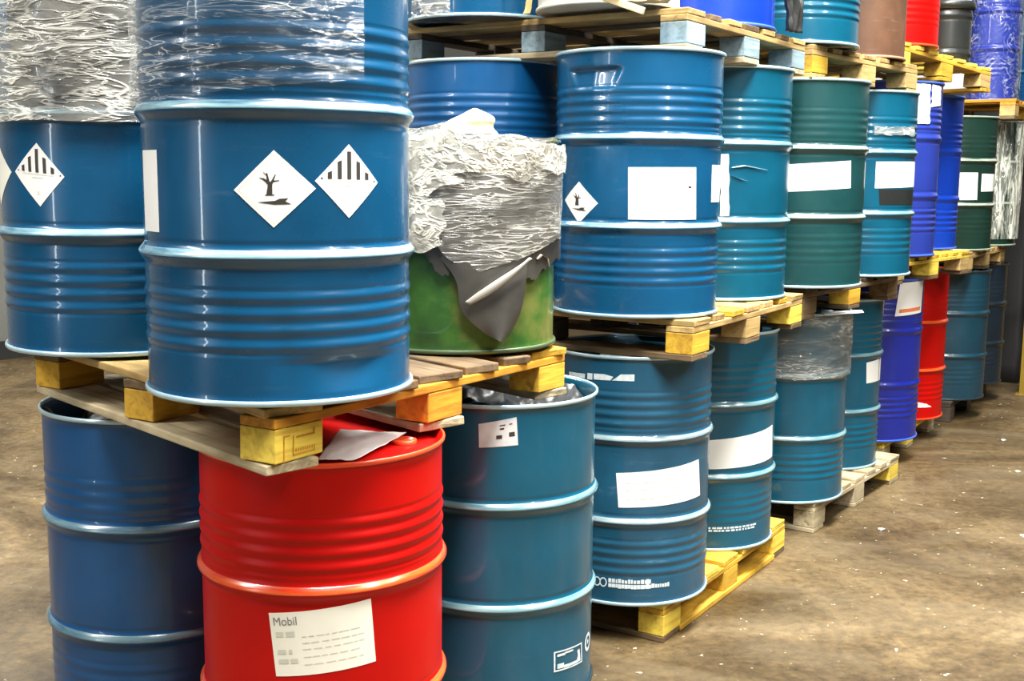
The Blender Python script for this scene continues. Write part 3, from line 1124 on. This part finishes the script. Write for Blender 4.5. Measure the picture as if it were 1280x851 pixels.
A1 = drum('steel_drum', 0.441, 4.175, 0.1445, M['dusty'], M['paleblue_rim'],
          'dusty blue ground drum with white stencil lines and a tilted blank label', seg=160)
c = [(-103.4, 0.499), (-35.5, 0.514), (-39.2, 0.649), (-105.6, 0.621)]
s = sticker(A1, c, M['paper'], label='tilted blank white label')
lines(A1, c, [(0.68, 0.02), (0.48, 0.02), (0.22, 0.02)], M['faint_ink'], s, u0=0.08, u1=0.7, seed=9)
c = [(-146, 0.936), (-94.5, 0.944), (-94.5, 0.970), (-146, 0.962)]
marks(A1, c, [rect(0.0, 0.15, 0.30, 0.75), rect(0.34, 0.05, 0.42, 0.9), [(0.44, 0.1), (0.68, 0.1), (0.72, 0.6), (0.6, 0.9), (0.44, 0.9)], [(0.70, 0.1), (1, 0.05), (1, 0.95), (0.82, 0.95), (0.76, 0.5)]], M['white_ink'], A1.e, 'stencil_bar', off=0.0008)
c = [(-118.5, 0.206), (-64.5, 0.206), (-64.5, 0.243), (-118.5, 0.243)]
pol = []
rd = random.Random(5)
u = 0.17
while u < 0.70:
    wd = rd.uniform(0.02, 0.045)
    pol.append(rect(u, 0.55, u + wd, 0.92 + rd.uniform(-.05, .06)))
    pol.append(rect(u, 0.05 + rd.uniform(-.03, .05), u + wd + .006, 0.45))
    u += wd + 0.009
while u < 0.97:
    wd = rd.uniform(0.02, 0.045)
    pol.append(rect(u, 0.12, u + wd, 0.50 + rd.uniform(-.05, .06)))
    u += wd + 0.006
pol.append(rect(0.66, 0.05, 0.70, 1.0))
marks(A1, c, pol, M['white_ink'], A1.e, 'stencil_lines', off=0.0008)
ring = []
for cx_ in (0.10, 0.015):
    for k in range(16):
        a0, a1 = 2 * PI * k / 16, 2 * PI * (k + 1) / 16
        ring.append([(cx_ + 0.05 * math.cos(a0), 0.5 + 0.48 * math.sin(a0)), (cx_ + 0.05 * math.cos(a1), 0.5 + 0.48 * math.sin(a1)),
                     (cx_ + 0.035 * math.cos(a1), 0.5 + 0.34 * math.sin(a1)), (cx_ + 0.035 * math.cos(a0), 0.5 + 0.34 * math.sin(a0))])
marks(A1, c, ring, M['white_ink'], A1.e, 'stencil_roundel', off=0.0008)
A2 = drum('steel_drum', 0.817, 4.79, 0.1445, M['teal'], M['paleblue_rim'],
          'blue ground drum with a wide white wraparound label above the yellow pallet', amp=0.0022)
c = [(-96, 0.482), (-23.7, 0.497), (-27.5, 0.633), (-97, 0.600)]
sticker(A2, c, M['paper'], label='wide white label')
c = [(-94, 0.224), (-48, 0.224), (-48, 0.245), (-94, 0.245)]
lines(A2, c, [(0.05, 0.36), (0.58, 0.36)], M['white_ink'], A2.e, 'stencil_lines', 0.0, 0.95, 12)
A0 = drum('steel_drum', -0.115, 4.57, 0.1445, M['deepblue'], M['paleblue_rim'],
          'blue ground drum hidden behind the smooth open one')

# ================================================================== DRUMS, third stack
C1 = drum('steel_drum', 1.273, 5.229, 1.168, M['green'], M['paleblue_rim'],
          'blue-green drum with a long blank label, next to the wooden pallet corner', corr=4, amp=0.0012)
sticker(C1, [(-112.5, 1.578), (-53.5, 1.596), (-55, 1.712), (-113.5, 1.693)], M['paper'], label='long blank white label')
C2 = drum('steel_drum', 1.702, 5.852, 1.168, M['teal'], M['paleblue_rim'],
          'teal drum with a white label over a black patch', corr=4, amp=0.0028)
sticker(C2, [(-86, 1.592), (-20, 1.600), (-22, 1.722), (-86, 1.717)], M['paper'], label='blank white label')
sticker(C2, [(-80.5, 1.513), (-25, 1.513), (-25, 1.588), (-82, 1.588)], M['black'], 'black_patch', label='black patch')
shell('film_scrap', 0, 0, R0 + 0.004, -90, -40, edge(0.675, 0.01, .1, 3), edge(0.715, 0.012, .1, 4), 0.001, M['film_milky'], wr=0.004, parent=C2.e, nt_=50, nz=14, fx=9, fz=30)
C0 = drum('steel_drum', 0.75, 5.62, 1.168, M['deepblue'], M['paleblue_rim'], 'blue drum in the dark second line of the middle row')
A3 = drum('steel_drum', 1.311, 5.483, 0.1445, M['teal'], M['paleblue_rim'],
          'blue ground drum with clear film over its upper third, on the bleached pallet')
shell('stretch_film', 0, 0, 0.2975, -240, 100, edge(0.585, 0.004, .05, 6), 0.885, 0, M['film_loose'], wr=0.004, parent=A3.e, nz=40, nt_=180, fx=4, fz=28)
A4 = drum('steel_drum', 1.673, 6.117, 0.1445, M['teal'], M['paleblue_rim'],
          'teal ground drum with a small upright white label, end of the bleached pallet', amp=0.0045)
sticker(A4, [(-57.5, 0.593), (-32.5, 0.594), (-33.5, 0.710), (-58.9, 0.702)], M['paper'], label='small white label')
sticker(A4, [(-30, 0.593), (-24, 0.594), (-24, 0.710), (-31, 0.706)], M['paper'], label='narrow white label')
AC = drum('steel_drum', 0.80, 5.90, 0.1445, M['deepblue'], M['paleblue_rim'], 'blue ground drum in the dark second line')

# ================================================================== DRUMS, fourth stack (taller, bright blue)
D1 = drum('steel_drum', 2.072, 6.55, 1.219, M['violet'], M['blue_rim'],
          'violet-blue tall drum with ragged white papers on its shoulder', H=0.93, r1=0.325, r2=0.635, amp=0.0042, hoop=0.008)
D1.lift = 0.0036
sticker(D1, [(-82, 1.93), (-58, 1.93), (-60, 2.138), (-84, 2.138)], M['paper'], label='ragged white paper', wob=3)
sticker(D1, [(-57, 2.02), (-38, 2.03), (-38, 2.130), (-57, 2.138)], M['paper'], label='ragged white paper', wob=3)
D2 = drum('steel_drum', 2.448, 7.22, 1.219, M['cobalt'], M['blue_rim'],
          'cobalt blue tall drum between the violet-blue and the dark green ones', H=0.905, r1=0.30, r2=0.58, amp=0.0045, hoop=0.008)
A5 = drum('steel_drum', 2.111, 6.77, 0.1445, M['ultra'], M['blue_rim'],
          'ultramarine tall ground drum with a white label striped orange', H=0.93, r1=0.325, r2=0.635, amp=0.0045, hoop=0.008)
A5.lift = 0.0042
c = [(-81, 0.870), (-38.4, 0.883), (-36, 1.066), (-76.6, 1.060)]
s = sticker(A5, c, M['paper'], label='white label with an orange band')
marks(A5, c, [rect(0.10, 0.09, 0.92, 0.20)], M['orange_ink'], s, 'orange_band_print')
A6 = drum('steel_drum', 2.484, 7.38, 0.1445, M['red'], M['red_rim'],
          'red ground drum wedged between the ultramarine and the shaded blue ones', H=0.93, r1=0.31, r2=0.61, amp=0.003)
sticker(A6, [(-80, 0.226), (-58, 0.224), (-66, 0.245), (-80, 0.262)], M['paper'], label='torn white scrap', wob=2)

# ================================================================== DRUMS, far stack
E0 = drum('steel_drum', 2.983, 8.0, 1.168, M['forest'], M['green_rim'],
          'dark green drum with two blank white labels', amp=0.001)
sticker(E0, [(-103, 1.502), (-72, 1.505), (-73, 1.684), (-102, 1.684)], M['paper'], label='larger blank white label')
sticker(E0, [(-66.5, 1.560), (-34, 1.562), (-34, 1.676), (-66.5, 1.677)], M['paper'], label='smaller blank white label')
E1 = drum('steel_drum', 3.405, 8.6, 1.168, M['forest'], M['green_rim'],
          'dark green drum in shiny creased film at the right end', amp=0.001)
shell('stretch_film', 0, 0, 0.298, -240, 60, 0.05, 0.87, 0, M['film_streaky'], wr=0.006, parent=E1.e, nz=60, nt_=150, fx=16, fz=5)
A7 = drum('steel_drum', 3.02, 8.05, 0.1445, M['slate'], M['dark_rim'],
          'dark blue ground drum in shade at the far end', amp=0.0018)
A8 = drum('steel_drum', 3.405, 8.68, 0.1445, M['navy'], M['inside'],  # near-black body and rims stand in for shade on a blue drum
          'blue ground drum, coloured near black for shade, behind the last blue one', amp=0.0018)

# ================================================================== TOP LAYER
T0 = drum('steel_drum', -0.12, 4.50, 2.193, M['blue'], M['paleblue_rim'],
          'blue drum on the top pallet above the green bagged one')
shell('film_scrap', 0, 0, R0 + 0.005, -150, -112, edge(0.005, 0.01, .1, 3), edge(0.30, 0.02, .1, 4), 0.001, M['film_milky'], wr=0.004, parent=T0.e, nt_=40, nz=30, fx=12, fz=8)
TW = drum('plastic_drum', 0.325, 4.15, 2.197, M['white_plastic'], M['white_plastic'],
          'off-white drum on the top pallet behind crumpled brown paper', H=0.6, r0=0.245, r1=0, r2=0, corr=0, bungs=False)
c = [(-150, 2.215), (-125, 2.215), (-125, 2.30), (-150, 2.30)]
lines(TW, c, [(0.12, 0.10), (0.36, 0.10), (0.60, 0.10)], M['faint_ink'], TW.e, 'fine_print', 0.0, 0.95, 12)
TB = drum('plastic_drum', 0.735, 4.66, 2.193, M['cobalt'], M['blue_rim'],
          'bright cobalt drum on the right end of the top pallet', H=0.93, r0=0.275, r1=0.325, r2=0.635, amp=0.003)
T1 = drum('steel_drum', 1.215, 5.237, 2.193, M['teal'], M['paleblue_rim'],
          'teal ribbed drum on the top pallet above the blue-green one', amp=0.0045)
T2 = drum('steel_drum', 1.628, 5.75, 2.193, M['rust'], M['rust_rim'],
          'rusty brown drum in the top layer', r0=0.248, r1=0.36, r2=0.66, corr=0)
T3 = drum('steel_drum', 2.001, 6.40, 2.322, M['red'], M['red_rim'],
          'red drum in the top layer on a yellow pallet', r0=0.262, amp=0.002)
T4 = drum('keg', 2.485, 6.86, 2.287, M['black'], M['black'],
          'small black keg with a lid on the yellow pallet', H=0.34, r0=0.138, hoop=0.005, r1=0.06, r2=0.27, corr=0, bungs=False, cat='keg')
vs, fs = lathe([(0.147, 0.305), (0.154, 0.31), (0.156, 0.332), (0.150, 0.350), (0.12, 0.356), (0.115, 0.348), (0.0005, 0.348)], 72)
mkobj('screw_lid', vs, fs, M['black'], T4.e, True)
T4b = drum('pail', 2.455, 6.87, 2.646, M['black'], M['black'],
           'small black pail standing on the lid of the black keg', H=0.26, r0=0.085, r1=0.04, r2=0.2, corr=0, bungs=False, cat='pail', seg=64)
T5 = drum('steel_drum', 3.43, 8.5, 2.193, M['violet'], M['blue_rim'],
          'narrow film wrapped violet-blue drum in the top layer, right end', amp=0.002, H=0.88, r0=0.168, r1=0.36, r2=0.62, bungs=False)
shell('stretch_film', 0, 0, 0.180, -240, 60, 0.02, 0.88, 0, M['film_tight'], wr=0.006, parent=T5.e, nz=60, nt_=110, fx=7, fz=10, seed=3)
T6 = drum('steel_drum', 4.30, 9.62, 2.2, M['deepblue'], M['paleblue_rim'],
          'blue drum at the right edge of the top layer with a white label', amp=0.002, r0=0.225)
sticker(T6, [(-125, 2.66), (-100, 2.66), (-100, 2.80), (-125, 2.80)], M['paper'], label='white label')

# ================================================================== PALLETS
PAL = dict
pallet('yellow and orange pallet carrying the front left drums', -0.485, 2.284, 1.0245, 58.25, 1.2, 1.13,
       dict(top=[M['w_pine'], M['w_brown'], M['w_brown'], M['w_brown'], M['w_brown'], M['w_brown'], M['w_yellow']], side=M['w_orange'],
            block=[M['w_lemon'], M['w_orange'], M['w_yellow']], inner=M['w_brown'], front=M['w_yellow'], bottom=M['w_grey']),
       h=0.139, b_deg=134.6, za=-0.014, zb=0.014, stamp=True, extra=[0.215])
pallet('plain pallet on the ground under the red drum', -0.46, 2.36, 0.0, 57.5, 1.2, 1.2,
       dict(top=M['w_brown'], side=M['w_brown'], block=M['w_brown'], bottom=M['w_brown']), h=0.130)
pallet('pine pallet between the dusty blue drum and the one above it', 0.60, 3.80, 1.0265, 58.2, 1.14, 1.2,
       dict(top=[M['w_pine'], M['w_pine'], M['w_yellow']], side=M['w_pine'], block=[M['w_yellow'], M['w_pine'], M['w_lemon']], inner=M['w_dark'], bottom=M['w_brown']), h=0.1385)
pallet('yellow pallet on the ground under the dusty blue drum', 0.545, 3.91, 0.0, 57.3, 1.24, 1.2,
       dict(top=[M['w_lemon'], M['w_yellow']], side=M['w_yellow'], block=[M['w_lemon'], M['w_yellow'], M['w_lemon']], inner=M['w_dark'], bottom=M['w_brown']), runner=True)
pallet('top pallet with grey-blue painted blocks', 0.565, 3.90, 2.050, 56.5, 1.12, 1.2,
       dict(top=[M['w_pine'], M['w_brown']], side=M['w_pine'], block=[M['w_blue'], M['w_blue'], M['w_blue']], inner=M['w_dark'], front=M['w_blue'], bottom=M['w_grey']), h=0.1385)
pallet('dark pallet under the blue-green drum with the long label', 1.26, 4.98, 1.0265, 53, 1.2, 1.2,
       dict(top=[M['w_dark'], M['w_brown']], side=M['w_brown'], block=[M['w_brown'], M['w_yellow'], M['w_brown']], inner=M['w_dark'], bottom=M['w_brown']), h=0.1385)
pallet('bleached pallet on the ground at the aisle', 1.409, 5.21, 0.0, 54, 1.22, 1.2,
       dict(top=M['w_grey'], side=M['w_grey'], block=[M['w_grey'], M['w_grey'], M['w_lemon']], inner=M['w_brown'], bottom=M['w_grey']))
pallet('tan pallet under the teal ribbed top drum', 1.24, 4.93, 2.0505, 50, 1.15, 1.2,
       dict(top=M['w_pine'], side=M['w_pine'], block=[M['w_yellow'], M['w_pine'], M['w_pine']], inner=M['w_brown'], bottom=M['w_pine']), h=0.1385)
pallet('bright yellow pallet under the red top drum', 1.93, 5.98, 2.192, 46, 1.18, 1.1,
       dict(top=M['w_lemon'], side=M['w_yellow'], block=[M['w_lemon'], M['w_yellow'], M['w_pine']], inner=M['w_brown'], bottom=M['w_yellow']), h=0.1385, za=-0.05)
pallet('yellow pallet under the violet-blue drum', 2.02, 6.12, 1.0765, 50, 1.15, 1.1,
       dict(top=M['w_yellow'], side=M['w_lemon'], block=[M['w_pine'], M['w_lemon'], M['w_pine']], inner=M['w_brown'], bottom=M['w_brown']), h=0.1385)
pallet('pale pallet on the ground under the ultramarine drum', 2.14, 6.50, 0.0, 57, 1.2, 1.1,
       dict(top=M['w_lemon'], side=M['w_lemon'], block=[M['w_grey'], M['w_lemon'], M['w_grey']], inner=M['w_brown'], bottom=M['w_grey']))
pallet('pine pallet under the dark green drums', 2.98, 7.58, 1.0265, 56, 1.15, 1.1,
       dict(top=M['w_pine'], side=M['w_pine'], block=[M['w_pine'], M['w_pine'], M['w_pine']], inner=M['w_dark'], bottom=M['w_brown']), h=0.1385)
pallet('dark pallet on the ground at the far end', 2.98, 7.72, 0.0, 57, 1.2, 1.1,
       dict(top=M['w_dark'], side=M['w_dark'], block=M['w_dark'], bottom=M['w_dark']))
pallet('orange pallet under the film wrapped top drum', 3.42, 8.05, 2.0505, 57, 1.15, 1.1,
       dict(top=M['w_orange'], side=M['w_orange'], block=[M['w_pine'], M['w_yellow'], M['w_orange']], inner=M['w_brown'], bottom=M['w_brown']), h=0.1385)


# ================================================================== SMALL THINGS
def sheet(name, corners, mat, label, cat, amp=0.01, n=26, seed=0.0, th=0.0012, sc=6):
    """crumpled sheet between four corners, with thickness"""
    c = [Vector(q) for q in corners]
    nrm = (c[1] - c[0]).cross(c[3] - c[0]).normalized()
    org = sum(c, Vector()) / 4
    vs, fs = [], []
    for lay in (0, 1):
        for j in range(n + 1):
            for i in range(n + 1):
                u, v = i / n, j / n
                p = c[0] * (1 - u) * (1 - v) + c[1] * u * (1 - v) + c[2] * u * v + c[3] * (1 - u) * v
                q = Vector((u * sc * .5, v * sc * .5, seed))
                h = (1 - 2 * abs(noise.noise(q))) * amp + noise.noise(q * 2.5) * amp * .5
                vs.append(p + nrm * (h + lay * th) - org)
    m_ = (n + 1) ** 2
    for j in range(n):
        for i in range(n):
            k = j * (n + 1) + i
            fs.append((m_ + k, m_ + k + 1, m_ + k + n + 2, m_ + k + n + 1))
            fs.append((k + n + 1, k + n + 2, k + 1, k))
    for i in range(n):
        for a, b in ((i, i + 1), (n * (n + 1) + i + 1, n * (n + 1) + i), ((i + 1) * (n + 1), i * (n + 1)), (i * (n + 1) + n, (i + 1) * (n + 1) + n)):
            fs.append((a, b, m_ + b, m_ + a))
    o = mkobj(name, vs, fs, mat, None, True, org)
    return tag(o, label, cat)


# papers on the red drum's lid, jammed under the pallet
sheet('paper_sheet', [(-0.43, 2.50, 1.006), (-0.345, 2.50, 1.006), (-0.255, 2.76, 1.010), (-0.42, 2.78, 1.012)], M['paper'],
      'white paper lying on the red drum under the pallet', 'paper', amp=0.003, seed=2)
sheet('brown_paper', [(0.30, 3.86, 2.194), (0.50, 3.82, 2.194), (0.50, 3.90, 2.194), (0.30, 3.93, 2.194)], M['kraft'],
      'crumpled brown paper in front of the off-white drum', 'paper', amp=0.004, seed=4)
sheet('brown_paper', [(0.235, 3.79, 2.20), (0.33, 3.73, 2.20), (0.345, 3.76, 2.255), (0.25, 3.82, 2.255)], M['tan'],
      'pale crumpled paper sticking out over the edge of the top pallet', 'paper', amp=0.012, seed=14)
sheet('cardboard_strip', [(0.03, 4.19, 2.196), (0.055, 4.17, 2.196), (0.075, 4.17, 2.32), (0.06, 4.19, 2.32)], M['kraft'],
      'brown cardboard strip standing between the blue and off-white top drums', 'cardboard', amp=0.004, seed=6)
o = box('wood_offcut', 0.415, 3.80, 2.2385, 0.085, 0.05, 0.085, M['w_lemon'], None, 0.014, Matrix.Rotation(0.7, 3, 'Z'), jit=0.006)
tag(o, 'chunk of yellow wood on the top pallet edge beside the off-white drum', 'wood')
o = box('wood_strip', 0.335, 3.765, 2.176, 0.17, 0.012, 0.022, M['tan'], None, 0.003, Matrix.Rotation(-0.55, 3, 'Z') @ Matrix.Rotation(0.35, 3, 'Y'), jit=0.002)
tag(o, 'thin pale strip hanging off the top pallet edge', 'strip')
sheet('black_plastic_sheet', [(1.03, 4.56, 2.196), (1.11, 4.66, 2.196), (1.10, 4.66, 2.55), (1.02, 4.56, 2.55)], M['black_sheet'],
      'black plastic sheet hanging beside the cobalt drum on the top pallet', 'plastic sheet', amp=0.02, seed=9, n=34)
sheet('white_plastic_sheet', [(1.40, 5.165, 1.0255), (1.62, 5.30, 1.0255), (1.64, 5.40, 1.0258), (1.42, 5.30, 1.0258)], M['paper'],
      'white plastic sheet on the film topped blue ground drum', 'plastic sheet', amp=0.0004, seed=11)
sheet('white_plastic_sheet', [(0.30, 3.93, 1.0235), (0.40, 3.905, 1.0235), (0.44, 3.98, 1.0235), (0.31, 4.0, 1.0235)], M['paper'],
      'white scrap under the pine pallet on the dusty blue drum', 'plastic sheet', amp=0.001, seed=12)

# pallet rack with yellow uprights at the far right
rk = empty('pallet_rack', (3.965, 8.80, 0), 'yellow steel rack upright with crossbar at the right edge', 'rack')
YM = plain('yellow_steel', (0.22, 0.14, 0.01), 0.5)


def cchan(name, cx, cy, h, w_, d_, mat, parent, rot):
    t_ = 0.006
    pts = [(-w_ / 2, -d_ / 2), (w_ / 2, -d_ / 2), (w_ / 2, d_ / 2), (w_ / 2 - t_, d_ / 2), (w_ / 2 - t_, -d_ / 2 + t_), (-w_ / 2 + t_, -d_ / 2 + t_), (-w_ / 2 + t_, d_ / 2), (-w_ / 2, d_ / 2)]
    vs = [(p[0], p[1], 0) for p in pts] + [(p[0], p[1], h) for p in pts]
    n = len(pts)
    fs = [(i, (i + 1) % n, n + (i + 1) % n, n + i) for i in range(n)] + [tuple(range(n - 1, -1, -1)), tuple(range(n, 2 * n))]
    o = mkobj(name, vs, fs, mat, parent, False, (cx, cy, 0))
    o.rotation_euler[2] = rot
    return o


cchan('upright', 0, 0, 1.95, 0.09, 0.07, YM, rk, math.radians(57))
cchan('upright', 1.3, 2.0, 1.95, 0.09, 0.07, YM, rk, math.radians(57))
for zz in (0.72, 1.85):
    box('beam', 0.65, 1.0, zz, 2.38, 0.04, 0.10, YM, rk, 0.004, Matrix.Rotation(math.atan2(2.0, 1.3), 3, 'Z'))
box('foot_plate', 0, 0, 0.004, 0.14, 0.12, 0.008, YM, rk, 0.002, Matrix.Rotation(math.radians(57), 3, 'Z'))


# black block added to darken the far end beyond the last drums
def dark_filler(x, y, z, sx, sy, sz, rz, label):
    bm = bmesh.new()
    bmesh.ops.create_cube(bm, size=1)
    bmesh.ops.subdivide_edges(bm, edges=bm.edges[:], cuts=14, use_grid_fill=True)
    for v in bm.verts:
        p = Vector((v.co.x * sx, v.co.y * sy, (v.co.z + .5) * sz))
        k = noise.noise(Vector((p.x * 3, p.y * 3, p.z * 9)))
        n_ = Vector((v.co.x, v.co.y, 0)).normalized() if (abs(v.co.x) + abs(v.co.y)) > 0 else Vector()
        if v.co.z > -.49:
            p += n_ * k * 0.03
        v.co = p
    me = bpy.data.meshes.new('dark_filler')
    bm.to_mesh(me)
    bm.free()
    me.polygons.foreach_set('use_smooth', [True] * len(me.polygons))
    me.materials.append(M['filler_black'])
    o = bpy.data.objects.new('dark_filler', me)
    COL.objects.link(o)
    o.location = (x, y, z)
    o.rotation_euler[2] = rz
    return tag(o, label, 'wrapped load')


dark_filler(4.05, 9.85, 0.0, 0.9, 0.74, 2.195, math.radians(57), 'black block added to darken the far end behind the last drums')

# a few flakes and chips on the concrete in the aisle
rd = random.Random(21)
for i in range(26):
    x = rd.uniform(0.9, 4.2)
    y = rd.uniform(3.7, 7.6)
    if y > 2.9 + 1.42 * x or (x - 0.5) * 0.84 - (y - 3.9) * 0.55 < 0.12:
        continue
    s = rd.uniform(0.006, 0.018)
    bm = bmesh.new()
    bmesh.ops.create_icosphere(bm, subdivisions=1, radius=s)
    for v in bm.verts:
        v.co = Vector((v.co.x * rd.uniform(.7, 1.4), v.co.y * rd.uniform(.6, 1.2), max(v.co.z, -s * .25) * .35 + s * .09))
    me = bpy.data.meshes.new('chip')
    bm.to_mesh(me)
    bm.free()
    me.materials.append(M['cream'])
    o = bpy.data.objects.new('debris_chip', me)
    COL.objects.link(o)
    o.location = (x, y, 0.0)
    tag(o, 'small pale chip lying on the brown aisle floor', 'debris', 'pale chips scattered on the aisle floor')

for o in bpy.data.objects:
    if '_base' in o:
        del o['_base']
